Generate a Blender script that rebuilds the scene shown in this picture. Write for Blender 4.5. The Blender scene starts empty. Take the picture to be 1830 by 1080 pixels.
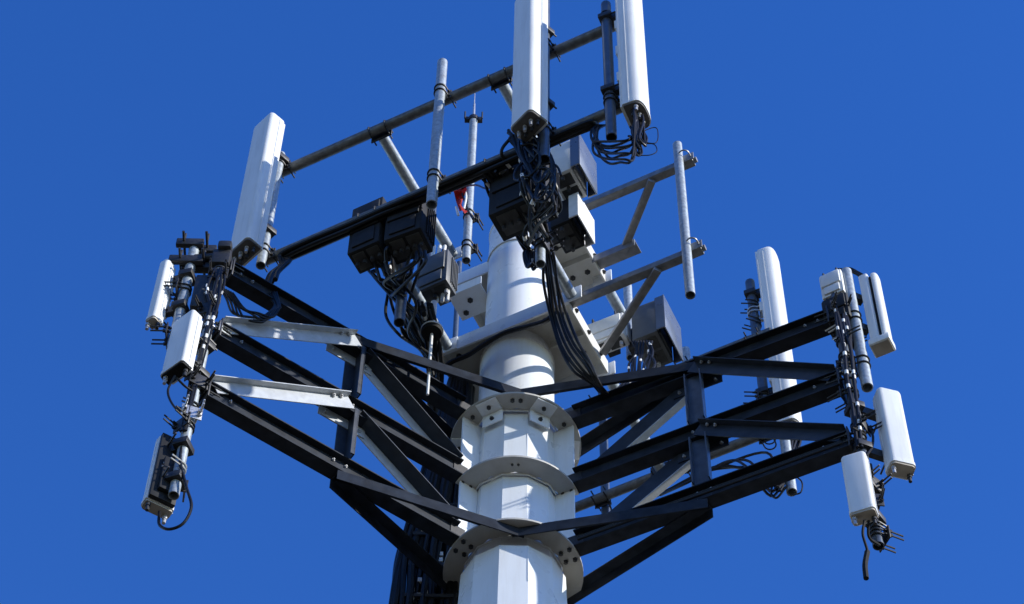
import bpy, bmesh, math, random
from mathutils import Vector, Matrix
V = Vector
PI = math.pi
rad = math.radians
random.seed(7)

# ---------------------------------------------------------------- camera, world, sun
scene = bpy.context.scene
COL = scene.collection
H = 20.8                                   # height of the lower platform's top chords above the ground
CF, PITCH, ROLL, YAW = 4675.5, 1.01229, 0.022801, -0.003089
CAM = V((-0.0195, -13.4069, H - 19.143))
CFW = V((math.sin(YAW)*math.cos(PITCH), math.cos(YAW)*math.cos(PITCH), math.sin(PITCH)))
_R = V((math.cos(YAW), -math.sin(YAW), 0)); _U = _R.cross(CFW)
CRT = _R*math.cos(ROLL) + _U*math.sin(ROLL)
CUP = -_R*math.sin(ROLL) + _U*math.cos(ROLL)
cd = bpy.data.cameras.new('camera'); cam = bpy.data.objects.new('camera', cd); COL.objects.link(cam)
cd.sensor_width = 36; cd.lens = 36*CF/1830; cd.clip_start = 0.1; cd.clip_end = 9000
M3 = Matrix((CRT, CUP, -CFW)).transposed()
cam.matrix_world = Matrix.Translation(CAM) @ M3.to_4x4()
scene.camera = cam

SUN_AZ, SUN_EL = 68, 28                    # degrees to the right of the tower-to-camera direction, elevation
sd = V((math.sin(rad(SUN_AZ))*math.cos(rad(SUN_EL)), -math.cos(rad(SUN_AZ))*math.cos(rad(SUN_EL)), math.sin(rad(SUN_EL))))
sl = bpy.data.lights.new('sun', 'SUN'); so = bpy.data.objects.new('sun', sl); COL.objects.link(so)
sl.energy = 3.5; sl.angle = rad(0.5); sl.color = (1.0, 0.965, 0.90)
so.location = (0, 0, 60)
so.rotation_euler = (-sd).to_track_quat('-Z', 'Y').to_euler()
w = bpy.data.worlds.new('World'); scene.world = w; w.use_nodes = True
nt = w.node_tree; bg = nt.nodes['Background']
sky = nt.nodes.new('ShaderNodeTexSky'); sky.sky_type = 'NISHITA'; sky.sun_disc = False
sky.sun_elevation = rad(SUN_EL); sky.sun_rotation = math.atan2(sd.x, sd.y)
sky.altitude = 0; sky.air_density = 1.0; sky.dust_density = 0.0; sky.ozone_density = 3.0
hs = nt.nodes.new('ShaderNodeHueSaturation'); hs.inputs['Saturation'].default_value = 1.31; hs.inputs['Hue'].default_value = .5195
nt.links.new(sky.outputs[0], hs.inputs['Color']); nt.links.new(hs.outputs[0], bg.inputs[0]); bg.inputs[1].default_value = 0.138
vs = scene.view_settings; vs.view_transform = 'Standard'; vs.look = 'None'; vs.exposure = 0.88; vs.gamma = 1; vs.use_curve_mapping = False

# ---------------------------------------------------------------- layout helpers
AU = rad(27.4)                             # the upper mount's faces run along U, their outward side is N
U = V((math.cos(AU), -math.sin(AU), 0)); N = V((-math.sin(AU), -math.cos(AU), 0)); Z = V((0, 0, 1))
def un(u, n, z): return U*u + N*n + Z*(z + H)
def ray(px, py): return CFW + CRT*((px-915)/CF) - CUP*((py-540)/CF)
def PN(px, py, n): d = ray(px, py); return CAM + d*((n - CAM.dot(N))/d.dot(N))
def PY(px, py, y): d = ray(px, py); return CAM + d*((y - CAM.y)/d.y)
def PZ(px, py, z): d = ray(px, py); return CAM + d*((z + H - CAM.z)/d.z)
def zof(p, py):                            # height at which the vertical through p crosses image row py
    k = (540-py)/CF; a = V((p.x, p.y, 0)) - CAM
    g = CUP - CFW*k
    return -a.dot(g)/g.z
def fwd(phi): return V((-math.sin(rad(phi)), -math.cos(rad(phi)), 0))    # phi degrees left of the tower-to-camera direction

# ---------------------------------------------------------------- materials
def mat(name, col, rough=0.5, metal=0.0, var=0.15, scale=6.0, stain=None, stain_amt=0.0, stain_scale=3.0, bump=0.0, bscale=60.0, streak=False, spec=0.5):
    m = bpy.data.materials.new(name); m.use_nodes = True
    t = m.node_tree; b = t.nodes['Principled BSDF']; L = t.links.new
    b.inputs['Roughness'].default_value = rough; b.inputs['Metallic'].default_value = metal
    b.inputs['Specular IOR Level'].default_value = spec
    tc = t.nodes.new('ShaderNodeTexCoord'); mp = t.nodes.new('ShaderNodeMapping'); L(tc.outputs['Object'], mp.inputs[0])
    n1 = t.nodes.new('ShaderNodeTexNoise'); n1.inputs['Scale'].default_value = scale; n1.inputs['Detail'].default_value = 6; L(mp.outputs[0], n1.inputs[0])
    r1 = t.nodes.new('ShaderNodeValToRGB'); L(n1.outputs[0], r1.inputs[0])
    lo = [c*(1-var) for c in col]; hi = [min(1, c*(1+var)) for c in col]
    r1.color_ramp.elements[0].position = .3; r1.color_ramp.elements[1].position = .7
    r1.color_ramp.elements[0].color = (*lo, 1); r1.color_ramp.elements[1].color = (*hi, 1)
    out = r1.outputs[0]
    if stain:
        mp2 = t.nodes.new('ShaderNodeMapping'); L(tc.outputs['Object'], mp2.inputs[0])
        if streak: mp2.inputs['Scale'].default_value = (6, 6, .5)
        n2 = t.nodes.new('ShaderNodeTexNoise'); n2.inputs['Scale'].default_value = stain_scale; n2.inputs['Detail'].default_value = 8; n2.inputs['Roughness'].default_value = .7
        L(mp2.outputs[0], n2.inputs[0])
        r2 = t.nodes.new('ShaderNodeValToRGB'); L(n2.outputs[0], r2.inputs[0])
        r2.color_ramp.elements[0].position = .48; r2.color_ramp.elements[1].position = .72
        r2.color_ramp.elements[0].color = (0, 0, 0, 1); r2.color_ramp.elements[1].color = (stain_amt,)*3 + (1,)
        mx = t.nodes.new('ShaderNodeMix'); mx.data_type = 'RGBA'
        L(r2.outputs[0], mx.inputs[0]); L(out, mx.inputs[6]); mx.inputs[7].default_value = (*stain, 1); out = mx.outputs[2]
    L(out, b.inputs['Base Color'])
    n3 = t.nodes.new('ShaderNodeTexNoise'); n3.inputs['Scale'].default_value = scale*2.3; n3.inputs['Detail'].default_value = 4; L(mp.outputs[0], n3.inputs[0])
    rr = t.nodes.new('ShaderNodeMapRange'); rr.inputs[3].default_value = max(0, rough-.1); rr.inputs[4].default_value = min(1, rough+.1)
    L(n3.outputs[0], rr.inputs[0]); L(rr.outputs[0], b.inputs['Roughness'])
    if bump:
        n4 = t.nodes.new('ShaderNodeTexNoise'); n4.inputs['Scale'].default_value = bscale; n4.inputs['Detail'].default_value = 5; L(mp.outputs[0], n4.inputs[0])
        bp = t.nodes.new('ShaderNodeBump'); bp.inputs['Strength'].default_value = bump; bp.inputs['Distance'].default_value = .01
        L(n4.outputs[0], bp.inputs['Height']); L(bp.outputs[0], b.inputs['Normal'])
    return m
WHITE = mat('white_paint', (.70, .725, .74), .30, var=.035, scale=2.5, stain=(.42, .38, .30), stain_amt=.22, stain_scale=1.6, streak=True)
RINGM = mat('white_paint_shaded', (.43, .42, .385), .5, var=.07, scale=5, stain=(.25, .2, .14), stain_amt=.35, stain_scale=6)  # the pole's white paint, with underside shade put into the colour
PLATEM = mat('white_paint_half_shade', (.56, .55, .50), .42, var=.06, scale=4, stain=(.3, .25, .18), stain_amt=.3, stain_scale=5)  # bracket's white paint toned beige, underside shade mixed into the colour
RADOME = mat('radome_plastic', (.65, .66, .655), .42, var=.04, scale=3, stain=(.36, .34, .29), stain_amt=.35, stain_scale=2.0, streak=True)
POLISH = mat('polished_metal', (.17, .19, .22), .3, .5, var=.1, scale=3)
CAPD = mat('shaded_end_cap', (.10, .095, .085), .6, var=.2, scale=9)  # cap colour carries the dark of a shaded hollow
GALVM = mat('dull_galvanised_steel', (.20, .205, .21), .45, .35, var=.2, scale=14, stain=(.11, .10, .09), stain_amt=.5, stain_scale=5)
CAPM = mat('end_cap_plastic', (.34, .30, .24), .6, var=.15, scale=9)
GALV = mat('galvanised_steel', (.32, .36, .385), .42, .35, var=.28, scale=26, stain=(.22, .20, .17), stain_amt=.5, stain_scale=5)
GALVD = mat('weathered_steel_pipe', (.115, .12, .122), .5, .3, var=.35, scale=16, stain=(.07, .06, .045), stain_amt=.7, stain_scale=7, bump=.15)
CHORD = mat('dark_steel_beam', (.017, .0215, .030), .5, .0, var=.45, scale=9, stain=(.024, .024, .025), stain_amt=.6, stain_scale=4, spec=.15)
ANGLE = mat('angle_steel', (.42, .44, .46), .5, .2, var=.10, scale=14, stain=(.24, .23, .21), stain_amt=.35, stain_scale=6)
BLUE = mat('grey_blue_steel', (.085, .105, .135), .36, .45, var=.2, scale=12)
STEEL_SHADE = mat('shaded_angle_steel', (.022, .029, .042), .42, .15, var=.3, scale=10, stain=(.05, .05, .05), stain_amt=.4, stain_scale=6)  # shaded copy of the angle steel, shade and sky tint in the colour
DARK = mat('dark_hardware', (.022, .022, .024), .5, .2, var=.4, scale=40)
BOLT = mat('bolt_steel', (.05, .05, .05), .45, .5, var=.3, scale=60)
ZINC = mat('zinc_hardware', (.5, .5, .5), .38, .6, var=.3, scale=50)
BLACK = mat('black_cable', (.007, .007, .008), .4, var=.3, scale=30, spec=.28)
TAPE = mat('white_tape', (.7, .7, .68), .5, var=.1, scale=20)
RADIO = mat('radio_dark_grey', (.015, .0155, .017), .6, var=.2, scale=10, spec=.2)
RADIOG = mat('radio_light_grey', (.34, .36, .38), .5, var=.1, scale=10)
RADIOC = mat('radio_cover_grey', (.035, .035, .034), .6, var=.25, scale=14)
RADIOD = mat('radio_mid_grey', (.075, .08, .085), .5, var=.12, scale=10)
RADIOW = mat('radio_white', (.68, .68, .66), .45, var=.06, scale=6, stain=(.4, .37, .3), stain_amt=.4, stain_scale=4)
RED = mat('red_cloth', (.42, .02, .018), .8, var=.2, scale=12)
SLEEVE = mat('cable_sleeve', (.012, .012, .012), .6, var=.3, scale=30, spec=.25)
RUBBER = mat('black_rubber', (.009, .009, .009), .7, var=.2, scale=20, spec=.2)
GROUND = mat('dry_ground', (.062, .049, .030), .95, var=.35, scale=.4, stain=(.04, .055, .022), stain_amt=.8, stain_scale=.15)
CONC = mat('concrete', (.38, .37, .34), .9, var=.15, scale=4)

# ---------------------------------------------------------------- mesh builder
def frame(d, up=None):
    d = d.normalized(); up = up or (Z if abs(d.z) < .95 else V((1, 0, 0)))
    x = d.cross(up).normalized(); y = x.cross(d).normalized()
    return x, y, d
class MB:
    def __init__(s): s.bm = bmesh.new(); s.list = []
    def box(s, c, ex, ey, ez, sx, sy, sz, bev=0.0):
        vs = [s.bm.verts.new(c + ex*(sx/2*i) + ey*(sy/2*j) + ez*(sz/2*k)) for i in (-1, 1) for j in (-1, 1) for k in (-1, 1)]
        q = [(0, 1, 3, 2), (4, 6, 7, 5), (0, 4, 5, 1), (2, 3, 7, 6), (0, 2, 6, 4), (1, 5, 7, 3)]
        fs = [s.bm.faces.new([vs[i] for i in f]) for f in q]
        if bev:
            es = list({e for f in fs for e in f.edges})
            bmesh.ops.bevel(s.bm, geom=es, offset=bev, segments=2, affect='EDGES', profile=.5)
        return s
    def bar(s, p, q, w, h, up=None, ox=0, oy=0, bev=0.0):      # rectangular bar from p to q, w along the side axis, h along up
        x, y, d = frame(q-p, up)
        return s.box((p+q)/2 + x*ox + y*oy, x, y, d, w, h, (q-p).length, bev)
    def tube(s, p, q, r, r2=None, seg=14, hollow=False, caps=True):
        r2 = r if r2 is None else r2
        x, y, d = frame(q-p); bm = s.bm
        def ring(c, rr): return [bm.verts.new(c + x*(rr*math.cos(2*PI*i/seg)) + y*(rr*math.sin(2*PI*i/seg))) for i in range(seg)]
        def skin(a, b):
            for i in range(seg): bm.faces.new((a[i], a[(i+1) % seg], b[(i+1) % seg], b[i]))
        a, b = ring(p, r), ring(q, r2); skin(a, b)
        if hollow:
            L = min(.12, (q-p).length*.3)
            a1, a2 = ring(p, r*.82), ring(p + d*L, r*.82); skin(a1, a); skin(a2, a1); bm.faces.new(a2[::-1])
            b1, b2 = ring(q, r2*.82), ring(q - d*L, r2*.82); skin(b, b1); skin(b1, b2); bm.faces.new(b2)
        elif caps: bm.faces.new(a[::-1]); bm.faces.new(b)
        return s
    def path(s, pts, r, seg=7, n=6, closed=False):
        P = smooth(pts, n) if n else list(pts)
        bm = s.bm; rings = []; x = None
        for i, p in enumerate(P):
            d = (P[min(i+1, len(P)-1)] - P[max(i-1, 0)])
            if d.length < 1e-7: d = V((0, 0, 1))
            d.normalize()
            if x is None: x = d.orthogonal().normalized()
            x = (x - d*x.dot(d)); x = x.normalized() if x.length > 1e-6 else d.orthogonal().normalized()
            y = d.cross(x)
            rings.append([bm.verts.new(p + x*(r*math.cos(2*PI*k/seg)) + y*(r*math.sin(2*PI*k/seg))) for k in range(seg)])
        for a, b in zip(rings, rings[1:]):
            for k in range(seg): bm.faces.new((a[k], a[(k+1) % seg], b[(k+1) % seg], b[k]))
        bm.faces.new(rings[0][::-1]); bm.faces.new(rings[-1])
        return s
    def prism(s, prof, c0, c1, ex, ey, top=1.0, inset=0.0):     # 2D outline swept from c0 to c1; optional rounded-in ends
        bm = s.bm; d = (c1-c0).normalized()
        def ring(c, k): return [bm.verts.new(c + ex*(a*k) + ey*(b*k)) for a, b in prof]
        st = [(c0, 1.0), (c1, 1.0)]
        if inset: st = [(c0, 1.0), (c1 - d*inset, 1.0), (c1 - d*inset*.35, .95), (c1, .82)]
        R = [ring(c, k) for c, k in st]; m = len(prof)
        for a, b in zip(R, R[1:]):
            for i in range(m): bm.faces.new((a[i], a[(i+1) % m], b[(i+1) % m], b[i]))
        bm.faces.new(R[0][::-1]); bm.faces.new(R[-1])
        return s
    def lathe(s, prof, c, seg=24):                              # (r, z) outline spun round the vertical through c
        bm = s.bm; R = [[bm.verts.new(c + V((r*math.cos(2*PI*i/seg), r*math.sin(2*PI*i/seg), z))) for i in range(seg)] for r, z in prof]
        for a, b in zip(R, R[1:]):
            for i in range(seg): bm.faces.new((a[i], a[(i+1) % seg], b[(i+1) % seg], b[i]))
        bm.faces.new(R[0][::-1]); bm.faces.new(R[-1])
        return s
    def hexbolt(s, c, d, r=.017, h=.016):
        s.tube(c, c + d*h, r, seg=6); s.tube(c + d*h, c + d*(h+.012), r*.55, seg=6)
        return s
    def bolts(s, m, parent):                # every bolt head laid down so far becomes a part of its own
        for c, d, r, h in s.list:
            b = MB(); b.hexbolt(c, d, r, h); b.build('bolt', m, parent)
    def build(s, name, m, parent=None, sharp=32):
        bm = s.bm; bmesh.ops.recalc_face_normals(bm, faces=bm.faces)
        o0 = V((0, 0, 0)); q = parent
        while q is not None: o0 = o0 + q.location; q = q.parent
        if parent is None:
            lo = V((min(v.co.x for v in bm.verts), min(v.co.y for v in bm.verts), min(v.co.z for v in bm.verts)))
            hi = V((max(v.co.x for v in bm.verts), max(v.co.y for v in bm.verts), max(v.co.z for v in bm.verts)))
            o0 = V(((lo.x+hi.x)/2, (lo.y+hi.y)/2, lo.z))
        for v in bm.verts: v.co -= o0
        me = bpy.data.meshes.new(name); bm.to_mesh(me); bm.free()
        me.materials.append(m)
        for p in me.polygons: p.use_smooth = True
        me.set_sharp_from_angle(angle=rad(sharp))
        o = bpy.data.objects.new(name, me); COL.objects.link(o)
        if parent is None: o.location = o0
        else: o.parent = parent
        return o
def smooth(pts, n):
    P = [pts[0]*2 - pts[1]] + list(pts) + [pts[-1]*2 - pts[-2]]; out = []
    for i in range(1, len(P)-2):
        a, b, c, d = P[i-1:i+3]
        for k in range(n):
            t = k/n
            out.append(.5*((2*b) + (c-a)*t + (2*a-5*b+4*c-d)*t*t + (3*b-a-3*c+d)*t**3))
    out.append(P[-2].copy()); return out
def tag(o, label, cat, group=None):
    o['label'] = label; o['category'] = cat
    if group: o['group'] = group
    return o
def thing(name, label, cat, loc, group=None):
    o = bpy.data.objects.new(name, None); COL.objects.link(o); o.location = loc; o.empty_display_size = .1
    return tag(o, label, cat, group)

# ---------------------------------------------------------------- ground (below the frame)
g = MB(); g.lathe([(4000, -.5), (4000, 0), (2.2, 0)], V((0, 0, 0)), 64)
g = g.build('ground', GROUND); g['kind'] = 'structure'

# ---------------------------------------------------------------- monopole
LV = [0.0, -0.9581, -1.8382]               # the three ring levels
RO, RI, RZ = 0.583, 0.41, -0.115
PHI_L, PHI_R, PHI_B = 56.0, -64.0, 176.0
pole = thing('monopole', 'white twelve-sided steel monopole carrying all the antennas', 'tower', V((0, 0, 0)))
m = MB(); m.tube(V((0, 0, -.3)), V((0, 0, .12)), 1.5, seg=8); m.build('foundation', CONC, pole)
def facets(r, z): return [V((r*math.sin(rad(15+30*i)), -r*math.cos(rad(15+30*i)), z)) for i in range(12)]
def shaft(sections):
    m = MB(); R = [[m.bm.verts.new(p) for p in facets(r, z)] for r, z in sections]
    for a, b in zip(R, R[1:]):
        for i in range(12): m.bm.faces.new((a[i], a[(i+1) % 12], b[(i+1) % 12], b[i]))
    m.bm.faces.new(R[0][::-1]); m.bm.faces.new(R[-1]); return m
k = 1/math.cos(rad(15))
shaft([(.72*k, .12), (.446*k, H-2.6), (.432*k, H-2.12)]).build('lower_shaft', WHITE, pole, 20)
shaft([(.402*k, H-2.3), (.372*k, H+.05)]).build('middle_shaft', WHITE, pole, 20)
m = MB(); m.lathe([(.346, H-.05), (.346, H+1.17), (.346, H+1.18)], V((0, 0, 0)), 40); m.build('upper_shaft', WHITE, pole)
m = MB(); m.lathe([(.30, H+1.14), (.352, H+1.15), (.352, H+1.195), (.322, H+1.22), (.318, H+1.225), (.300, H+3.50), (.308, H+3.505), (.308, H+3.54), (.25, H+3.56)], V((0, 0, 0)), 40); m.build('top_shaft', WHITE, pole)
m = MB()
for a in (15, -45):                        # longitudinal weld seams
    d = fwd(-a)
    m.bar(d*(.384*k) + Z*(H-1.9), d*(.3765*k) + Z*(H-.12), .007, .007, d)
d = fwd(-15); m.bar(d*(.4465*k) + Z*(H-2.6), d*(.4325*k) + Z*(H-2.13), .007, .007, d)
m.build('weld_seam', WHITE, pole)
def ring_plate(z, t=.022, arcs=((0, 72),)):
    m = MB(); bm = m.bm; n = 72
    def inner(a):
        b = ((math.degrees(a)-15+15) % 30) - 15
        return RI/math.cos(rad(b))*1.0
    rows = []
    for zz in (z-t/2, z+t/2):
        o = [bm.verts.new(V((RO*math.sin(2*PI*i/n), -RO*math.cos(2*PI*i/n), zz))) for i in range(n)]
        q = [bm.verts.new(V((inner(2*PI*i/n)*math.sin(2*PI*i/n), -inner(2*PI*i/n)*math.cos(2*PI*i/n), zz))) for i in range(n)]
        rows.append((o, q))
    (o0, q0), (o1, q1) = rows
    for a, b in arcs:
        for i in range(a, b):
            i = i % n; j = (i+1) % n
            for f in ((o0[i], q0[i], q0[j], o0[j]), (o1[i], o1[j], q1[j], q1[i]), (o0[i], o0[j], o1[j], o1[i]), (q0[i], q1[i], q1[j], q0[j])): bm.faces.new(f)
        if b - a < n:
            for i, fl in ((a % n, 0), (b % n, 1)):
                f = (o0[i], o1[i], q1[i], q0[i]); bm.faces.new(f if fl else f[::-1])
    bmesh.ops.delete(bm, geom=[v for v in bm.verts if not v.link_faces], context='VERTS')
    return m
for lv in LV:
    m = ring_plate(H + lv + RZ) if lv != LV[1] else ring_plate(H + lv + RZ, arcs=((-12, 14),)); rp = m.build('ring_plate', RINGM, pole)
    m = MB()                               # hoop welded into the plate's hole
    a, b = facets((RI-.001)*k, H+lv+RZ-.03), facets((RI-.001)*k, H+lv+RZ+.05)
    c, d = facets((RI-.009)*k, H+lv+RZ-.03), facets((RI-.009)*k, H+lv+RZ+.05)
    A, B, C, D = [[m.bm.verts.new(p) for p in q] for q in (a, b, c, d)]
    for i in range(12):
        j = (i+1) % 12
        for f in ((A[i], A[j], B[j], B[i]), (C[i], D[i], D[j], C[j]), (A[i], C[i], C[j], A[j]), (B[i], B[j], D[j], D[i])): m.bm.faces.new(f)
    m.build('hoop', WHITE, rp)
    m = MB()
    for ph in (PHI_L, PHI_R, PHI_B)[:2 if lv == LV[1] else 3]:
        for da in (-6, 6) if lv != LV[1] else (0,):
            for rr in ((.46, .54) if lv != 0 else (.5,)): m.list.append((fwd(ph+da)*rr + Z*(H+lv+RZ-.011), -Z, .021, .018))
    if lv == 0:
        for ph in (4, -4): m.list.append((fwd(ph)*.51 + Z*(H+lv+RZ-.011), -Z, .021, .018))
    if lv == LV[1]:
        for ph in (3, -3): m.list.append((fwd(ph)*.5 + Z*(H+lv+RZ-.011), -Z, .013, .004))
    m.bolts(BOLT, rp)
for ph in (PHI_L, PHI_R, PHI_B):
    d = fwd(ph); t = d.cross(Z)
    for a, b in ((LV[1], LV[0]), (LV[2], LV[1])):
        m = MB(); m.box(d*.465 + Z*(H + (a+b)/2 + RZ), d, t, Z, .20, .022, (b-a) - .024); m.build('gusset_plate', WHITE, pole)
for ph in (29, -29, 149, -149, 91, -91):   # bent clips under the top ring
    d = fwd(ph); t = d.cross(Z); c = Z*(H+RZ)
    m = MB()
    m.box(d*.492 + c - Z*.019, d, t, Z, .15, .20, .014, .003); m.box(d*.426 + c - Z*.105, d, t, Z, .014, .20, .16, .003)
    cl = m.build('angle_clip', WHITE, pole)
    m = MB(); m.list = [(d*.5 + c - Z*.026, -Z, .021, .016), (d*.433 + c - Z*.12, d, .021, .016)]; m.bolts(BOLT, cl)

# ---------------------------------------------------------------- lower platform: three truss arms with tie bars
RA, R1, RM, RF = 0.575, 3.0, 1.7355, 0.4644
def ibeam(m, p, q, w, h, t=.013):
    m.bar(p, q, w, t, oy=h/2-t/2); m.bar(p, q, w, t, oy=-h/2+t/2); m.bar(p, q, t, h-2*t)
def angle(m, p, q, leg, side, fl=None, t=.009):     # angle iron: upright web with its flange along the top, towards side
    x, y, d = frame(q-p, Z)
    s = side - d*side.dot(d); s.normalize()
    c = (p+q)/2; fl = fl or leg
    m.box(c, s, d, y, t, (q-p).length, leg); m.box(c + s*(fl/2+t/2) + y*(leg/2-t/2), s, d, y, fl, (q-p).length, t)
ARMS = [(PHI_L, 1, 'black truss arm reaching left to the pipe with three small panels'), (PHI_R, -1, 'black truss arm reaching right to the pipe with twin grey panels'), (PHI_B, 1, 'black truss arm pointing away behind the white monopole')]
for ph, sgn, lab in ARMS:
    d = fwd(ph); side = V((-d.y, d.x, 0))*sgn
    def A(r, lv, off=0): return d*r + Z*(H+lv) + side*off
    T = thing('truss_arm', lab, 'antenna mount', A(RA, LV[2]), 'truss arms of the lower platform')
    for lv in LV:
        m = MB(); ibeam(m, A(RA, lv), A(R1, lv), .13, .215); ch = m.build('chord_beam', CHORD, T)
        m = MB()
        for r in (R1-.1, R1-.22, RM-.06, RM+.06):
            for z in (-.05, .05): m.list.append((A(r, lv+z, .0065), side, .014, .012))
        m.bolts(ZINC, ch)
        m = MB(); m.box(A(R1+.008, lv), d, side, Z, .014, .17, .26, .003); m.build('end_plate', DARK, ch)
        m = MB()
        m.box(A(.57, lv, .0), d, side, Z, .14, .03, .19)
        m.build('splice_plate', DARK, ch)
    for a, b in ((0, 1), (1, 2)):
        m = MB(); p, q = A(RM, LV[b]+.118, .03), A(RM, LV[a]-.118, .03); L = (q-p).length
        if sgn > 0:
            m.box((p+q)/2 - d*.07, side, d, Z, .17, .012, L); m.box((p+q)/2 + side*.079 - d*.055, d, side, Z, .04, .012, L); m.box((p+q)/2 - side*.079 - d*.02, d, side, Z, .10, .012, L)
        else:
            m.box((p+q)/2, d, side, Z, .155, .012, L); m.box((p+q)/2 + d*.072 + side*.036, d, side, Z, .012, .06, L); m.box((p+q)/2 - d*.072 + side*.036, d, side, Z, .012, .06, L)
        m.build('post', BLUE if sgn < 0 else STEEL_SHADE, T)
        p, q = A(RA+.06, LV[b]+.07, -.05), A(RM-.09, LV[a]-.10, -.05); x, y, dd = frame(q-p, Z); sv = side - dd*side.dot(dd); sv.normalize(); L = (q-p).length
        m = MB()
        if sgn > 0: m.box((p+q)/2 + sv*.075 + y*.055, sv, dd, y, .14, L, .010)
        else: m.box((p+q)/2, sv, dd, y, .010, L, .17)
        ig = m.build('inner_diagonal', STEEL_SHADE, T)
        m = MB()
        if sgn > 0: m.box((p+q)/2, sv, dd, y, .010, L, .12)
        else: m.box((p+q)/2 - sv*.03 - y*.09, sv, dd, y, .07, L, .010)
        m.build('web', ANGLE, ig)  # paler strip, the diagonal's sunlit edge put into the colour
        m = MB(); angle(m, A(R1-.05, LV[b]+.10, .03), A(RM+.0, LV[a]-.04, .087), .15, side, .06); m.build('outer_diagonal', ANGLE if sgn > 0 else STEEL_SHADE, T)  # same steel on every arm; right arm's shade is painted in
        m = MB(); m.box(A(RM, LV[a]-.175, -.04), d, side, Z, .46, .012, .12); ng = m.build('node_gusset', ANGLE if sgn > 0 else STEEL_SHADE, T)
        m = MB(); m.list = [(A(RM+o, LV[a]-.185, -.034), side, .016, .012) for o in (-.17, .17)] + [(A(RM+.10, LV[a]-.045, .093), side, .016, .012), (A(RM+.17, LV[a]-.09, .091), side, .016, .012)]; m.bolts(ZINC, ng)
    for lv in (LV[0], LV[2]):              # horizontal ties to the joints on the ring, either side
        for dp in (60, -60):
            e = fwd(ph+dp); zz = lv - .175 if lv != 0 else lv + .01
            q = e*(RF+.03) + Z*(H+zz); p = A(RM, zz) + e*.06
            m = MB(); x, y, dd = frame(q-p, Z); q = q + dd*.05; L = (q-p).length
            o = x if x.dot(e) > 0 else -x
            m.box((p+q)/2, x, y, dd, .010, .12, L)
            m.box((p+q)/2 - o*.050 + y*.055, x, y, dd, .09, .010, L)
            m.build('tie_bar', CHORD, T)

# ---------------------------------------------------------------- upper mount: brackets, faces and side arm
ZT, ZB = 2.9, 1.25
def bracket(zl, lab, n0, n1, full, hl=.2):
    z = zl - .1; u0, u1 = -.60, .72; zp = z + hl - .018
    T = thing('pole_bracket', lab, 'bracket', Z*(H+z), 'white clamp brackets of the upper mount')
    m = MB(); bm = m.bm; n = 48; t = .016
    rows = []
    for zz in (zp, zp+t):
        hole = []; out = []
        for i in range(n):
            a = 2*PI*i/n; ca, sa = math.cos(a), math.sin(a)
            s = min((u1 if ca > 0 else -u0)/max(abs(ca), 1e-6), (n1 if sa > 0 else -n0)/max(abs(sa), 1e-6)); s = max(s, .318)
            out.append(bm.verts.new(un(ca*s, sa*s, zz))); hole.append(bm.verts.new(un(ca*.306, sa*.306, zz)))
        rows.append((out, hole))
    (o0, q0), (o1, q1) = rows
    for i in range(n):
        j = (i+1) % n
        for f in ((o0[i], q0[i], q0[j], o0[j]), (o1[i], o1[j], q1[j], q1[i]), (o0[i], o0[j], o1[j], o1[i]), (q0[i], q1[i], q1[j], q0[j])): bm.faces.new(f)
    m.build('base_plate', PLATEM, T)
    for nn in (n0-.01, n1+.01):
        spans = ((u0-.02, u1+.02),) if full else ((u0-.02, -math.sqrt(max(0, .30**2 - nn*nn))), (math.sqrt(max(0, .30**2 - nn*nn)), u1+.02))
        for a, b in spans:
            m = MB(); m.bar(un(a, nn, z+hl/2), un(b, nn, z+hl/2), .018, hl); m.build('front_flange', WHITE, T)
    for uu in (u0-.01, u1+.01):
        m = MB(); m.bar(un(uu, n0, z+hl/2), un(uu, n1, z+hl/2), .018, hl); fl = m.build('side_flange', PLATEM, T)
        m = MB(); s = 1 if uu > 0 else -1
        for k in (.18, .5, .82):
            m.list.append((un(uu+s*.009, n0+(n1-n0)*k, z+.1), U*s, .026, .016))
        m.bolts(DARK, fl)
    for a, b in ((u0+.01, -.35), (.35, u1-.01)):
        m = MB(); m.bar(un(a, (n0+n1)/2, zp-.05), un(b, (n0+n1)/2, zp-.05), .02, .10); m.build('split_rib', PLATEM, T)
    m = MB()
    for uu in (-.48, .42, .58):
        for k in (.22, .8): m.list.append((un(uu, n0+(n1-n0)*k, zp), -Z, .030, .012))
    m.bolts(BOLT, T)
bracket(ZT, 'white clamp bracket round the pole top just below the radios', -.50, .16, False)
bracket(ZB, 'white clamp bracket with black hose along its front edge', -.40, .42, True)

def ubolt(m, c, ax, back, r, ext=.07):     # U-bolt round a pipe at c with axis ax, legs pointing along back
    s = ax.cross(back).normalized()
    pts = [c + s*r + back*(r+ext)] + [c + s*(r*math.cos(a)) - back*(r*math.sin(a)) for a in [PI*i/8 for i in range(9)]] + [c - s*r + back*(r+ext)]
    m.path(pts, .008, 5, 0)
def clamp(parent, c, ax, back, r, m1=DARK, gap=.09, plate=True):
    m = MB()
    for o in (-gap/2, gap/2): ubolt(m, c + ax*o, ax, back, r+.007, random.uniform(.02, .07))
    s = ax.cross(back).normalized()
    if plate:
        m.box(c + back*(r+.018), s, ax, back, .17, .15, .012, .003)
        for a in (-1, 1):
            for b in (-1, 1):
                p = c + back*(r+.02) + s*(.065*a) + ax*(gap/2*b)
                m.tube(p - back*.03, p + back*.13, .008, seg=6); m.tube(p + back*.01, p + back*.028, .017, seg=6)
    return m.build('pipe_clamp', m1, parent)
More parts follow.
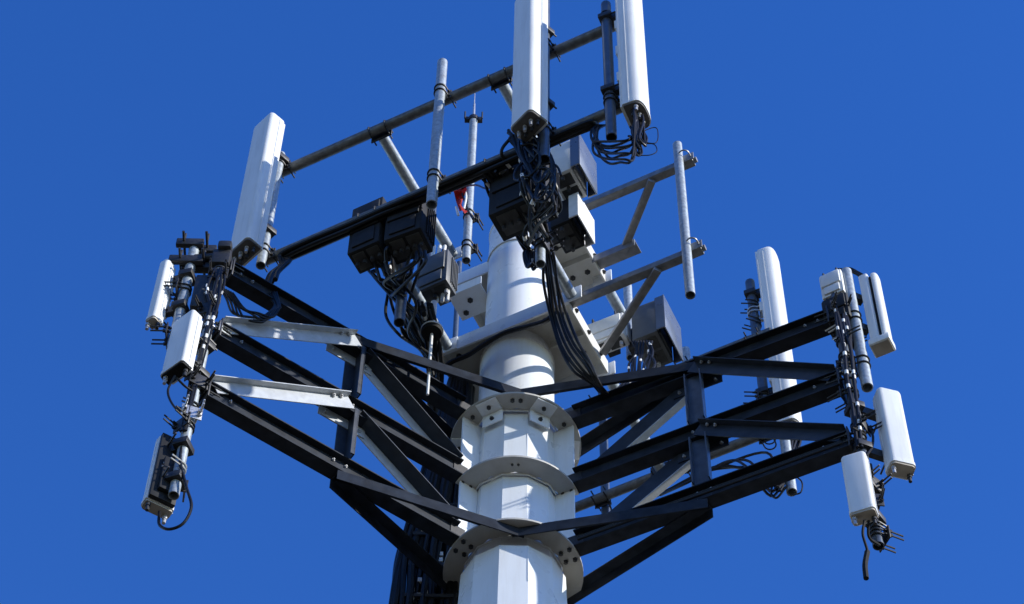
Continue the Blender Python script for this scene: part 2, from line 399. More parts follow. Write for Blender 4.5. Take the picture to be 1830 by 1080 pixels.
def mount_pipe(lab, p, z0, z1, r=.045, mt=GALV, clamps=(), back=-N, group='vertical antenna mount pipes', name='mount_pipe'):
    T = thing(name, lab, 'mount pipe', V((p.x, p.y, z0)), group)
    m = MB(); m.tube(V((p.x, p.y, z0)), V((p.x, p.y, z1)), r, seg=18, hollow=True); m.build('pipe', mt, T)
    for z in clamps: clamp(T, V((p.x, p.y, z)), Z, back, r)
    return T
def face(lab, s, u0, u1, n, su, mt, sg):
    T = thing('face_frame', lab, 'antenna mount', un(0, n, ZB), 'pipe face frames of the upper mount')
    for z, r, mm in ((ZT, .052, mt), (ZB, .05, mt)):
        m = MB(); m.tube(un(u0, n, z), un(u1, n, z), r, seg=16, hollow=True); fp = m.build('face_pipe', mm, T)
        for u in su:
            m = MB(); m.tube(un(u, .44*sg, z-.02), un(u, n - sg*.06, z-.02), .055, seg=16); m.build('standoff_pipe', GALV, T)
            m = MB(); m.box(un(u, n - sg*.062, z-.01), U, N, Z, .22, .014, .15, .003)
            for du in (-.085, .085): ubolt(m, un(u+du, n, z), U, -N*sg, .058, .06)
            m.build('pipe_clamp', DARK, T)
            m = MB(); m.box(un(u, .445*sg, z), U, N, Z, .2, .016, .2, .003); m.build('foot_plate', WHITE, T)
            m = MB()
            for du in (-.085, .085): m.list.append((un(u+du, n, z+.052), Z, .015, .02))
            m.bolts(ZINC, T)
    return T
face('weathered double pipe face frame with three tall white panels on its front', 1, -1.58, 2.03, 2.0, (-.5, .78), GALVD, 1)
face('weathered double pipe face frame behind the tower, half hidden by the right arm', -1, -1.6, 1.95, -1.75, (-.5, .70), GALVD, -1)

# side arm on the right
T = thing('side_arm', 'grey galvanised side arm with two rails and an empty end pipe', 'antenna mount', un(.74, .37, ZB))
for z in (ZT, ZB):
    m = MB(); m.bar(un(.73, .37, z), un(2.06, .37, z), .085, .085, bev=.008); m.build('rail', GALVM, T)
    e = un(1.02 if z == ZT else .77, -.24, z); m = MB(); m.bar(un(1.62, .385, z-.068), e - Z*.03, .075, .05, bev=.005); m.build('brace', GALVM, T)
    if z == ZT: m = MB(); m.box(un(.95, -.24, z-.03), U, N, Z, .46, .17, .012); m.box(un(.95, -.16, z-.085), U, N, Z, .46, .012, .10); m.build('brace_plate', GALVM, T)
    m = MB(); ubolt(m, un(2.0, .47, z), Z, -N, .05, .1); m.box(un(2.0, .425, z), U, N, Z, .16, .012, .12, .003); m.tube(un(2.06, .37, z), un(2.09, .37, z), .03, seg=8); m.build('pipe_clamp', GALVM, T)
T = thing('bracket_lug', 'small white bolted lug under the upper bracket, left of the pole', 'bracket', PZ(845, 540, 2.35))
c = PZ(843, 540, 2.35)
m = MB(); m.box(c, U, N, Z, .34, .30, .016); m.box(c + N*.15 + Z*.06, U, N, Z, .36, .016, .13); m.box(c - U*.17 + Z*.06, U, N, Z, .016, .30, .13); m.build('plate', WHITE, T)
m = MB(); m.list = [(c + U*.0 + N*.03 - Z*.008, -Z, .03, .014), (c - U*.1 - N*.08 - Z*.008, -Z, .03, .014)]; m.bolts(BOLT, T)
p = PN(1222, 392, .47)
mount_pipe('empty galvanised pipe at the tip of the side arm', p, zof(p, 528), zof(p, 259), .045, GALV, ())

# ---------------------------------------------------------------- vertical pipes on the faces
p = PN(781, 240, 2.105); mount_pipe('empty galvanised pipe in the middle of the front face frame', p, zof(p, 366), zof(p, 112), .05, GALV, (ZT+H, ZB+H))
p3 = PN(1088, 130, 2.105); mount_pipe('blue-grey pipe between two tall panels, left of the rounded one', p3, zof(p3, 246), zof(p3, 9), .048, BLUE, (ZT+H, ZB+H))
p2 = PN(973, 262, 2.105); mount_pipe('blue-grey pipe end poking out below the central tall panel', p2, zof(p2, 285), zof(p2, 285)+3.2, .048, BLUE, (ZT+H, ZB+H))
p1 = un(-1.53, 2.105, 0); mount_pipe('pipe behind the tall left panel, at the front frame end', p1, H+.98, H+3.05, .045, GALV, (ZT+H, ZB+H))
p = PN(1347, 560, -1.86); p4 = p; PIPE_E = mount_pipe('dark pipe beside the far tall panel, topped by a clamp', p, zof(p, 760), zof(p, 505), .05, BLUE, (ZT+H, ZB+H), N)
for py, mm, b in ((548, DARK, V((-1, 0, 0))), (580, DARK, V((-1, -.3, 0)).normalized()), (560, ZINC, V((1, 0, 0))), (715, DARK, V((-1, 0, 0)))): clamp(PIPE_E, V((p.x, p.y, zof(p, py))), Z, b, .052, mm, .07, py in (560, 715))
p = PN(1231, 700, -1.86); mount_pipe('empty grey pipe behind the right arm, beside its upright post', p, zof(p, 888), zof(p, 626), .047, GALV, (ZT+H, ZB+H), N)
p = PN(1079, 790, -1.86); mount_pipe('thin far pipe seen through the right arm near the pole', p, zof(p, 930), zof(p, 700), .045, BLUE, (ZT+H, ZB+H), N)
p = PN(816, 560, -1.2); mount_pipe('thin blue pipe seen low between pole bracket and left standoff', p, zof(p, 625), zof(p, 470), .03, BLUE, (), group='thin pipes left of the pole')
p = PN(771, 420, -.2); mount_pipe('thin blue pipe behind the dark radios, left of the pole top', p, zof(p, 470), zof(p, 345), .035, BLUE, (), group='thin pipes left of the pole')

# ---------------------------------------------------------------- panel antennas
def rounded(w, d, r, curved=0.0, seg=5):   # outline seen from above: x across, y depth (front is +y)
    pts = []
    def arc(cx, cy, rr, a0, a1, n):
        for i in range(n+1):
            a = rad(a0 + (a1-a0)*i/n); pts.append((cx + rr*math.cos(a), cy + rr*math.sin(a)))
    rb = .012
    arc(-w/2+rb, -d/2+rb, rb, 180, 270, 2); arc(w/2-rb, -d/2+rb, rb, 270, 360, 2)
    if curved:
        y0 = d/2 - curved
        for i in range(13):
            a = PI*i/12; e = .75
            cx, sy = math.cos(a), math.sin(a)
            pts.append((w/2*math.copysign(abs(cx)**e, cx), y0 + curved*abs(sy)**e))
    else:
        arc(w/2-r, d/2-r, r, 0, 90, seg); arc(-w/2+r, d/2-r, r, 90, 180, seg)
    return pts
def panel(lab, c, z0, z1, az, w, d, r=.05, curved=0.0, conn=4, group='white panel antennas', back=None, tray=True, capm=None, inset=.05, brk=True, cables=0, name='panel_antenna'):
    f = fwd(az); s = f.cross(Z)
    T = thing(name, lab, 'antenna', V((c.x, c.y, z0)), group)
    base = V((c.x, c.y, 0))
    m = MB(); m.prism(rounded(w, d, r, curved), base + Z*(z0+.02), base + Z*z1, s, f, inset=inset)
    for o in (-1, 1): m.box(base + s*(o*(w/2+.003)) - f*(d*.18) + Z*((z0+z1-inset)/2), s, f, Z, .006, .012, z1-z0-inset-.03)
    rd = m.build('radome', RADOME, T, 40)
    m = MB(); m.prism(rounded(w*.96, d*.94, r*.9, curved), base + Z*z0, base + Z*(z0+.0195), s, f); m.build('end_cap', capm or CAPM, T)
    m = MB(); m.prism(rounded(w+.008, d+.008, r, curved), base + Z*(z0+.022), base + Z*(z0+.062), s, f); m.build('end_band', RADOME, T)
    if tray:
        m = MB(); m.box(base - f*(d/2+.013) + Z*((z0+z1)/2), s, f, Z, w*.86, .026, z1-z0-.06, .004)
        for zz in (.3, .5, .7): m.box(base - f*(d/2+.045) + Z*(z0+(z1-z0)*zz), s, f, Z, w*.35, .05, .16, .004)
        m.build('back_tray', RADOME, T)
    for i in range(conn):
        q = base + s*((i-(conn-1)/2)*w*.7/max(1, conn-1 if conn > 1 else 1)) + f*(.02 if i % 2 else -.025) + Z*z0
        m = MB(); m.tube(q, q - Z*.035, .02, seg=10); m.tube(q - Z*.035, q - Z*.085, .015, seg=8); m.build('connector', ZINC if i % 2 else BOLT, T)
    if back is not None and brk:
        for zz in (z0+.22*(z1-z0)+.05, z1-.2*(z1-z0)):
            a = base - f*(d/2+.03) + Z*zz; b = V((back.x, back.y, zz))
            m = MB(); m.bar(a, b, .05, .09); m.box(b, (b-a).normalized().cross(Z), (b-a).normalized(), Z, .15, .12, .07, .004)
            for o in (-.05, .05): m.tube(a + s*o + f*.02, a + s*o - f*.16, .009, seg=6)
            m.build('mounting_bracket', DARK, T)
    return T, base, f, s
def attach(p, az, off, side=0): f = fwd(az); return p + f*off + f.cross(Z)*side
# front face
c = attach(p1, 46, .20, -.0); Zb = zof(c + fwd(46)*.0, 452)
c1 = c; z1b = Zb; panel('tall flat white panel at the left end of the front frame', c, Zb, zof(c, 222), 46, .29, .17, .045, conn=6, capm=CAPD, back=p1)
c = attach(p2, 50, .19, .0); z2b = zof(c, 226); c2 = c
panel('tall broad white panel above the radio cluster, cut by the top edge', c, z2b, z2b+2.6, 50, .28, .20, .05, conn=6, capm=CAPD, back=p2)
c = attach(p3, -66, .25, .0); z3b = zof(c, 208); c3 = c
panel('tall white panel with rounded front right of its pipe, cut by top edge', c, z3b, z3b+2.6, -66, .29, .18, curved=.09, conn=6, capm=CAPD, back=p3)
c = attach(p4, -66, .24, .0); z4b = zof(c, 772); c4 = c
panel('tall white rounded panel rising behind the right truss arm', c, z4b, zof(c, 458), -66, .29, .18, curved=.09, conn=6, capm=CAPD, back=p4, inset=.09)

# ---------------------------------------------------------------- left arm end
EL = fwd(PHI_L)*3.09
pA = V((EL.x, EL.y, 0)); zA0, zA1 = zof(pA, 886), zof(pA, 452)
back_l = -fwd(PHI_L)
PIPE_A = mount_pipe('long weathered pipe at the tip of the left truss arm', pA, zA0, zA1, .043, GALV, (H+LV[0], H+LV[1], H+LV[2]), back_l)
pB = PY(326, 540, EL.y + .02); PIPE_B = mount_pipe('short light pipe left of the long left pipe, under the black clamp', pB, zof(pB, 625), zof(pB, 447), .045, GALV, (), back_l)
T = thing('double_clamp', 'black double clamp joining the two left pipes at their top', 'bracket', V((pB.x, pB.y, zof(pB, 470))))
for py, l in ((442, .24), (472, .30)):
    z = zof(pB, py); b = V((pB.x, pB.y, z))
    m = MB(); m.box(b + back_l*.06 + V((.02, 0, 0)), V((1, 0, 0)), V((0, 1, 0)), Z, l, .07, .10, .01); m.box(b - back_l*.07 + V((.02, 0, 0)), V((1, 0, 0)), V((0, 1, 0)), Z, l, .05, .10, .01)
    for o in (-.09, .11):
        m.tube(b + V((o, -.16, .0)), b + V((o, .16, .0)), .012, seg=6); m.tube(b + V((o, -.05, .0)), b + V((o, -.05, .14)), .010, seg=6)
    m.build('clamp_jaw', DARK, T)
z = zof(pB, 463); m = MB(); m.tube(V((pB.x, pB.y, z)), V((pA.x, pA.y, z)), .04, seg=12); m.build('cross_tube', DARK, T)
z = zof(pA, 470); m = MB(); m.box(V((pA.x, pA.y, z)) , V((1, 0, 0)), V((0, 1, 0)), Z, .16, .16, .22, .02); m.box(V((pA.x+.02, pA.y-.06, z+.14)) , V((1, 0, 0)), V((0, 1, 0)), Z, .12, .12, .1, .02); m.build('clamp_block', DARK, T)
m = MB(); m.box(V(((pA.x+pB.x)/2+.03, pA.y+.02, zof(pB, 530))), V((1, 0, 0)), V((0, 1, 0)), Z, .16, .14, .5, .015); m.build('filter_box', DARK, T)
for k, (py, mm) in enumerate(((500, DARK), (535, ZINC), (560, DARK), (585, ZINC), (615, DARK), (672, DARK), (690, DARK), (730, DARK), (748, ZINC), (765, DARK), (838, ZINC), (855, DARK))):
    a = random.uniform(0, 6); b = V((math.cos(a), math.sin(a), 0))
    clamp(PIPE_A, V((pA.x, pA.y, zof(pA, py))), Z, b, .045, mm, .05, k % 3 != 1)
for py in (520, 600):
    clamp(PIPE_B, V((pB.x, pB.y, zof(pB, py))), Z, V((-1, 0, 0)), .045, DARK, .06)
# panels
q = PY(286, 525, EL.y+.0); z0 = zof(q, 578); L1 = q
panel('small narrow panel farthest left, with tan underside', q, z0, zof(q, 472), 36, .10, .10, .03, conn=2, back=pB, group='small panels on the left pipes', inset=.02)
q = PY(324, 620, EL.y-.17); z0 = zof(q, 668); L2 = q
panel('small white panel in front of the left pipe, dark underside', q, z0, zof(q, 572), 40, .25, .11, .03, conn=2, back=pA, group='small panels on the left pipes', capm=RUBBER, inset=.02)
q = PY(293, 850, EL.y+.10); z0 = zof(q, 912); L3 = q
panel('small panel at the bottom of the left pipe, dark back towards us', q, z0, zof(q, 795), 150, .23, .10, .03, conn=2, back=pA, group='small panels on the left pipes', inset=.02, tray=False)
f = fwd(150); s = f.cross(Z); zc = (z0 + zof(q, 795))/2
m = MB(); m.box(V((q.x, q.y, zc)) - f*.075, s, f, Z, .215, .04, zof(q, 795)-z0-.05, .006); m.box(V((q.x, q.y, zc-.12)) - f*.11, s, f, Z, .12, .05, .4, .006); m.build('back_plate', RADIO, next(o for o in COL.objects if o.get('label', '').startswith('small panel at the bottom of the left')))

# ---------------------------------------------------------------- right arm end
ER = fwd(PHI_R)*3.08
pD = V((ER.x, ER.y, 0)); back_r = -fwd(PHI_R)
PIPE_D = mount_pipe('long dark pipe at the tip of the right truss arm', pD, zof(pD, 976), zof(pD, 505), .045, BLUE, (H+LV[0], H+LV[1], H+LV[2]), back_r)
pC = PY(1533, 600, ER.y-.02); mount_pipe('short pipe with open dark end beside the long right pipe', pC, zof(pC, 693), zof(pC, 486), .05, GALV, (zof(pC, 650), zof(pC, 570)), back_r)
q = PY(1563, 550, ER.y-.02); z0 = zof(q, 612); z1 = zof(q, 498); f = fwd(-62); s_ = f.cross(Z); b = V((q.x, q.y, 0))
T = thing('panel_antenna', 'twin-bodied grey panel at the top of the right pipes', 'antenna', V((q.x, q.y, z0)), 'small panels on the right pipes')
m = MB(); m.prism(rounded(.14, .085, .02), b - f*.035 + Z*z0, b - f*.035 + Z*z1, s_, f, inset=.02); m.build('rear_housing', RADOME, T, 40)
m = MB(); m.prism(rounded(.14, .06, .03, .045), b + f*.062 + Z*(z0+.0), b + f*.062 + Z*(z1-.03), s_, f, inset=.03); m.build('radome', RADOME, T, 40)
m = MB(); m.box(b + f*.02 + Z*((z0+z1)/2), s_, f, Z, .09, .04, z1-z0-.1); m.build('spine', RUBBER, T)
m = MB(); m.box(b + f*.0 + Z*(z0-.045), s_, f, Z, .16, .19, .085, .012); m.build('end_box', RADOME, T)
m = MB(); m.box(b + f*.0 + Z*(z0-.091), s_, f, Z, .13, .16, .012); m.build('end_cap', CAPM, T)
for zz in (z0+.25, z1-.3):
    m = MB(); m.bar(b - f*.1 + Z*zz, V((pC.x, pC.y, zz)), .06, .09); m.build('mounting_bracket', DARK, T)
q = PY(1597, 770, ER.y-.0); z0 = zof(q, 842); R3c = q
panel('long grey-white panel hanging right of the right pipe, tan underside', q, z0, zof(q, 706), -14, .21, .14, .04, conn=2, back=pD, group='small panels on the right pipes', inset=.03)
q = PY(1536, 875, ER.y-.19); z0 = zof(q, 925); R4c = q
panel('short white panel at the bottom in front of the right pipe', q, z0, zof(q, 820), 22, .20, .12, .03, conn=2, back=pD, group='small panels on the right pipes', inset=.02)

for k, (py, mm) in enumerate(((560, DARK), (590, ZINC), (612, DARK), (640, DARK), (660, ZINC), (705, DARK), (765, DARK), (780, DARK), (870, DARK), (905, DARK), (945, DARK), (958, DARK))):
    a = random.uniform(0, 6); b = V((math.cos(a), math.sin(a), 0))
    clamp(PIPE_D, V((pD.x, pD.y, zof(pD, py))), Z, b, .047, mm, .05, k % 3 != 1)

# ---------------------------------------------------------------- remote radio units
def radio(lab, c, az, w, d, h, mt, fins=False, visor=None, group='radio units', ports=4):
    f = fwd(az); s = f.cross(Z)
    T = thing('radio_unit', lab, 'radio unit', c - Z*h/2, group)
    m = MB(); m.box(c, s, f, Z, w, d, h, .012)
    if fins:
        k = int(w/.032)
        for i in range(k): m.box(c + s*((i-(k-1)/2)*.032) + f*(d/2+.018), s, f, Z, .007, .04, h*.86)
    if not fins:                            # smooth cover in two steps, ribs at the back edges only
        m.box(c + f*(d/2+.012) + Z*(h*.16), s, f, Z, w*.86, .025, h*.52, .008); m.box(c + f*(d/2+.008) - Z*(h*.28), s, f, Z, w*.7, .018, h*.3, .006)
        for o in (-1,):
            for j in range(5): m.box(c + s*(o*(w/2+.006)) - f*(d*(.42-.13*j)), s, f, Z, .02, .008, h*.8)
    m.build('housing', mt, T)
    for o in (-1, 1):
        m = MB(); m.box(c - Z*(h/2+.002) + s*(o*w*.22), s, f, Z, w*.36, d*.72, .012, .004); m.build('cover_plate', RADIOC, T)
    for i in range(ports):
        q = c + s*((i-(ports-1)/2)*w*.7/max(1, ports-1)) - Z*(h/2+.012)
        m = MB(); m.tube(q, q - Z*.06, .019, seg=9); m.build('connector', BOLT if i or mt is RADIO else ZINC, T)
    m = MB()
    for o in (-1, 1): m = MB(); m.path([c + s*(o*w*.3) + Z*(h/2), c + s*(o*w*.3) + Z*(h/2+.06), c + s*(o*w*.3) + f*.08 + Z*(h/2+.06), c + s*(o*w*.3) + f*.08 + Z*(h/2)], .009, 6, 3); m.build('handle', DARK, T)
    if visor:
        m = MB(); m.box(c + f*(d/2+.09), s, f, Z, w*1.08, .012, h*1.06, .003); m.box(c + f*(d/2+.045) + s*(w*.53), s, f, Z, .012, .09, h); m.box(c + f*(d/2+.045) - s*(w*.53), s, f, Z, .012, .09, h)
        m.build('sun_shield', visor, T)
    m = MB(); m.box(c - f*(d/2+.05), s, f, Z, .12, .10, h*.6, .006); m.build('mounting_bracket', DARK, T)
    return T
pr = PN(717, 540, 1.45)
mount_pipe('pipe end sticking down under the dark left radios', pr, zof(pr, 577), zof(pr, 577)+1.9, .05, BLUE, (), U)
radio('dark radio leftmost of the left cluster, behind the front pipe', PN(664, 420, 1.84), 28, .32, .24, .80, RADIO, ports=4)
radio('dark radio second from left, below the empty middle pipe', PN(733, 405, 1.80), 24, .36, .28, .70, RADIO, ports=5)
radio('light grey radio beside the white bracket, nearest the pole', PN(780, 498, .95), 28, .33, .2, .55, RADIOD, ports=3)
pc = PN(966, 430, 1.32)
mount_pipe('pale pipe end hanging in the cable tangle before the pole', pc, zof(pc, 472), zof(pc, 472)+1.9, .045, GALV, (zof(pc, 440),), U)
radio('large dark radio under the central panel, wrapped in cables', PN(936, 345, 1.72), 28, .54, .30, .85, RADIO, ports=6)
radio('white radio with mirror-like blue sun shield right of the central pipe', PN(1016, 308, 1.15), -62, .34, .22, .56, RADIOW, visor=POLISH, ports=3)
radio('black radio on top of the right bracket flange', PN(1014, 404, .92), -62, .32, .20, .40, RADIO, visor=RADIOW, ports=3)
radio('mid grey radio with blue reflecting shield behind the lower side arm brace', PN(1165, 600, -.85), -64, .40, .26, .56, RADIOD, visor=POLISH, ports=4)
pq = PN(1122, 525, -1.0)
mount_pipe('short pipe stub standing behind the right shielded radio', pq, zof(pq, 640), zof(pq, 512), .045, GALV, (), U)
radio('white radio hung between bracket flange and shielded radio', PN(1086, 600, -.70), 26, .40, .16, .38, RADIOW, fins=False, ports=3)
rr = PY(1494, 522, ER.y+.05)
radio('whitish radio box at the top tip of the right arm', rr, 30, .21, .20, .36, RADIOW, fins=False, ports=4)
rr2 = rr - Z*.42
radio('black radio box right under the whitish box at the right tip', rr2, 30, .24, .22, .36, RADIO, fins=False, ports=4)

# ---------------------------------------------------------------- whip, ribbon, disc antenna
pw = PN(840, 335, .52)
T = mount_pipe('slim pipe carrying the whip, standing left of the pole top', pw, zof(pw, 466), zof(pw, 212), .043, GALV, (zof(pw, 440), zof(pw, 385)), -N)
zt = zof(pw, 212)
T = thing('whip_antenna', 'thin pointed whip on top of the slim pipe', 'antenna', V((pw.x, pw.y, zt)))
b = V((pw.x, pw.y, zt))
m = MB(); m.tube(b + V((.0, -.02, -.12)), b + V((0, -.02, .30)), .016, .011, seg=8); m.tube(b + V((0, -.02, .30)), b + V((0, -.02, .68)), .008, .003, seg=6); m.build('rod', ZINC, T)
m = MB()
for o in (-.07, .07): m.box(b + V((o, 0, -.03)), V((1, 0, 0)), V((0, 1, 0)), Z, .05, .05, .06, .005); m.tube(b + V((o*1.3, -.05, -.09)), b + V((o*1.3, -.05, .05)), .010, seg=6)
m.tube(b - Z*.06, b - Z*.0, .055, seg=14); m.build('base_clamp', DARK, T)
m = MB(); bm = m.bm                        # red warning ribbon, folded and creased
prev = None
for i in range(9):
    t = i/8; c = PN(816 + 11*t + 3*math.sin(7*t), 330 + 48*t, .62 + .03*math.sin(9*t)); wd = .05 + .025*math.sin(5*t+1)
    row = [bm.verts.new(c + V((wd*k, .025*math.sin(3*k+6*t), .03*math.sin(5*t+2*k)))) for k in (-1, -.4, .3, 1)]
    if prev:
        for a in range(3): bm.faces.new((prev[a], prev[a+1], row[a+1], row[a]))
    prev = row
bmesh.ops.solidify(bm, geom=bm.faces[:], thickness=.006)
rb = m.build('ribbon', RED); tag(rb, 'red ribbon tied beside the slim whip pipe', 'ribbon')
m = MB(); m.path([PN(829, 338, .6), PN(833, 352, .6), PN(829, 374, .62)], .012, 6); m.path([PN(815, 370, .6), PN(819, 385, .6)], .012, 6); m.build('white_tail', TAPE, rb)

pd = PN(772, 592, 1.0); zd = zof(pd, 594)
T = thing('rod_antenna', 'round dark disc with a thin rod hanging below it', 'antenna', V((pd.x, pd.y, zd-1.0)))
b = V((pd.x, pd.y, zd))
m = MB(); m.lathe([(.02, -.03), (.09, -.025), (.1, .0), (.1, .03), (.06, .05), (.03, .06)], b, 28); m.build('disc', RUBBER, T)
m = MB(); m.lathe([(.1005, .012), (.104, .014), (.104, .032), (.1, .034)], b, 28); m.build('rim', TAPE, T)
m = MB(); m.tube(b - Z*.02, b - Z*1.0, .014, .012, seg=8); m.build('rod', RADIOW, T)
m = MB(); m.tube(b + Z*.04, b + Z*.5, .03, seg=10); m.build('stem', RADIOW, T)

# ---------------------------------------------------------------- cables
def cables(lab, runs, group='cable runs', name='cable_bundle', m=BLACK):
    T = thing(name, lab, 'cables', runs[0][0][0].copy(), group)
    for pts, r in runs:
        b = MB(); b.path(pts, r*1.12, 8, 8); b.build('cable', m, T)
    return T
def jit(p, a): return p + V((random.uniform(-a, a), random.uniform(-a, a), random.uniform(-a, a)))
def wrap_marks(T, pts, r, n=3):
    P = smooth(pts, 6)
    for i in range(n):
        k = random.randrange(1, len(P)-2); b = MB(); b.tube(P[k], P[k] + (P[k+1]-P[k]).normalized()*.05, r*1.25, seg=8); b.build('tape_mark', TAPE, T)

# along the underside of the front frame's lower pipe
runs = []
for i in range(4):
    a = 2*PI*i/4
    pts = [un(u, 2.0 + .045*math.cos(a) + random.uniform(-.01, .01), ZB - .062 + .02*math.sin(a) - random.uniform(0, .02)) for u in (-1.38, -1.1, -.7, -.3, .1, .5, .8, 1.2)]
    pts = [PN(474+6*i, 512-4*i, 2.05+.05*(i % 2)), PN(483+5*i, 491-2*i, 2.03+.04*(i % 2)), PN(503+5*i, 474-3*i, 2.01)] + pts
    runs.append((pts, .021))
cables('black cables strapped along the lower pipe of the front frame', runs)
runs = []
for i in range(3): runs.append(([un(u, 2.0 + .03*(i-1), ZB - .065 - random.uniform(0, .02)) for u in (.9, 1.2, 1.5, 1.72)] + [PN(1063+2*i, 222, 1.95)], .022))
cables('black cables strapped under the front frame near the rounded panel', runs)

# below the rounded panel: hanging loops
def panel_loops(lab, c, z0, az, w, ends, sag, n, r=.011, spread=.05):
    f = fwd(az); s = f.cross(Z); runs = []
    for i in range(n):
        q = V((c.x, c.y, z0)) + s*((i/(n-1)-.5)*w*.7) + f*random.uniform(-.03, .03)
        e = jit(ends, spread); lo = (q+e)/2; lo.z = min(q.z, e.z) - sag*random.uniform(.55, 1.15)
        runs.append(([q - Z*.04, q - Z*.16, jit((q - Z*.16)*.45 + lo*.55, .03), jit(lo, .05), jit(e*.6 + lo*.4, .04), e], r))
    return cables(lab, runs)
runs = []
for i in range(8):
    k = random.uniform(-1, 1); q = V((c3.x, c3.y, z3b)) + fwd(-66).cross(Z)*(.03*(i-3.5)) - Z*.05
    runs.append(([q, q - Z*random.uniform(.2, .3), PN(1130+3*k, 244+6*i+3*k, 2.12), PN(1110+5*k, 252+5.5*i, 2.1+.08*k), PN(1086-6*k, 256+5*i-3*k, 2.08+.05*k), PN(1064+(i % 3)*5-4*k, 252+3*i, 2.05), PN(1056+4*(i % 4), 236+3*k, 2.02), PN(1060+3*i, 224, 1.97)], .010))
cables('cable loops swinging from the rounded panel to the lower pipe', runs)
runs = []
for i in range(6):
    q = V((c3.x, c3.y, z3b)) + jit(V((0, 0, 0)), .05); b = q - Z*random.uniform(.35, .8)
    runs.append(([q, q - Z*.15, jit(b + Z*.12, .05), jit(b, .04), jit(b + Z*.2, .06), jit(q - Z*.25, .06)], .010))
cables('tight knot of jumper cables hanging under the rounded panel', runs)
cb = V((c3.x, c3.y, z3b))
cables('thin stray wire curling out right of the rounded panel', [([cb - Z*.3, PY(1170, 228, cb.y), PY(1176, 240, cb.y), PY(1171, 256, cb.y), cb - Z*.45], .004), ([cb - Z*.5, PY(1168, 258, cb.y), PY(1174, 270, cb.y), PY(1163, 277, cb.y), cb - Z*.7], .004)])

# central tangle
runs = []
for i in range(20):
    a = PN(915 + random.uniform(-8, 45), 238 + random.uniform(-8, 14), 2.1); b = PN(965 + random.uniform(-45, 30), 325 + random.uniform(-35, 45), 2.0 + random.uniform(-.15, .1)); c = PN(960 + random.uniform(-30, 28), 405 + random.uniform(-25, 35), 1.6)
    runs.append(([a, jit((a+b)/2, .12), b, jit((b+c)/2, .12), c], .014))
T = cables('dense tangle of black jumpers below the central tall panel', runs)
for pts, r in runs: wrap_marks(T, pts, r, random.choice((0, 1, 2)))
runs = []
for i in range(8):
    c0 = PN(968 + random.uniform(-25, 20), 325 + random.uniform(-45, 45), 2.02); R = random.uniform(.09, .17); ph = random.uniform(0, 6)
    sx = random.uniform(.6, 1)
    runs.append(([c0 + U*(R*sx*math.cos(ph+t)) + Z*(R*1.6*math.sin(ph+t)) + N*(.03*t) for t in [j*.7 for j in range(9)]], .010))
cables('coiled spare cable hanging by the central pipe', runs)
runs = []
for i in range(13):
    a = 2*PI*i/13 + .3; R = .075 if i % 2 else .115
    def off(t): return U*(R*math.cos(a+t) - .03) + Z*(R*math.sin(a+t))
    pts = [un(.74, n_, ZB-.02) + off(.9*k) + jit(V((0, 0, 0)), .018) for k, n_ in enumerate((1.98, 1.75, 1.5, 1.25, 1.0))]
    pts += [PN(935+2*i, 455+random.uniform(-8, 8), 1.1), PN(940+1.8*i, 474+random.uniform(-4, 8), 1.1), PN(955+.8*i, 466, 1.15), PN(962, 440, 1.2)] if i % 3 else []
    runs.append((pts, .013))
T = cables('black cables wrapped round the lower standoff left of the central pipe', runs)
for pts, r in runs[::2]: wrap_marks(T, pts, r, 2)
# trunk from the tangle down past the bracket
runs = []
for i in range(6):
    o = (i-2.5); j = [random.uniform(-3, 3) for _ in range(9)]
    runs.append(([PN(968+o*3, 400, 1.35), PN(978+o*4+j[0], 460, 1.1), PN(985+o*4.5+j[1], 505, .85), PN(996+o*5.5+j[2], 560, .62), PN(1016+o*6.5+j[3], 615 - o*2, .52), PN(1041+o*6+j[4], 655 - o*3, .42), PN(1068+o*3+j[5], 688, .25), PN(1088+o*3, 715, -.15), PN(1105+o*2, 750, -.5)], .0125))
T = cables('fan of black cables running down across the right bracket flange', runs)
# hose along the lower bracket
cables('thick black hose lying along the front of the lower bracket', [([PN(1000, 548, .62), PN(978, 572, .56), PN(945, 583, .52), PN(905, 594, .50), PN(868, 614, .50), PN(838, 634, .50), PN(806, 648, .50), PN(785, 668, .45), PN(776, 700, .3)], .022)])
# left radio cluster drops
runs = []
for i in range(10):
    a = PN(random.uniform(650, 765), random.uniform(455, 485), 1.55)
    b = PN(700 + random.uniform(-10, 45), 530 + random.uniform(-20, 20), 1.4)
    runs.append(([a, a - Z*.1, jit(b, .05), PN(735 + random.uniform(-22, 22), 585 + random.uniform(-12, 12), 1.1), PN(768 + random.uniform(-8, 8), 640 + random.uniform(-8, 8), .7), PN(778 + random.uniform(-10, 10), 720, .4)], .013))
runs.append(([PN(694, 520, 1.4), PN(690, 565, 1.3), PN(715, 600, 1.2), PN(755, 630, .8), PN(775, 680, .5)], .013))
T = cables('black cables hanging from the left radios towards the pole', runs)
for pts, r in runs[::2]: wrap_marks(T, pts, r, 1)
runs = []
for i in range(9):
    a = PN(random.uniform(655, 760), random.uniform(395, 470), 1.8)
    runs.append(([a, jit(a - Z*.2, .08), jit(PN(705, 500, 1.6), .12), jit(PN(705 + random.uniform(-14, 20), 520 + random.uniform(-20, 20), 1.5), .05)], .014))
cables('short black jumpers bunched beneath the two left dark radios', runs)
runs = [([PN(x, 440, .95), PN(x-3, 470, .95), PN(x+6, 505, .95), PN(x+4, 540, .9)], .016) for x in (776, 786, 795)]
cables('pale conduits dropping across the light grey radio', runs, m=RADIOW)
cables('thin cable from the left radio pipe to the slim whip pipe', [([un(.85, 1.95, ZB-.05), PN(875, 336, 1.3), PN(850, 331, .8), PN(826, 338, .62), PN(835, 372, .6), PN(845, 392, .6)], .009)])
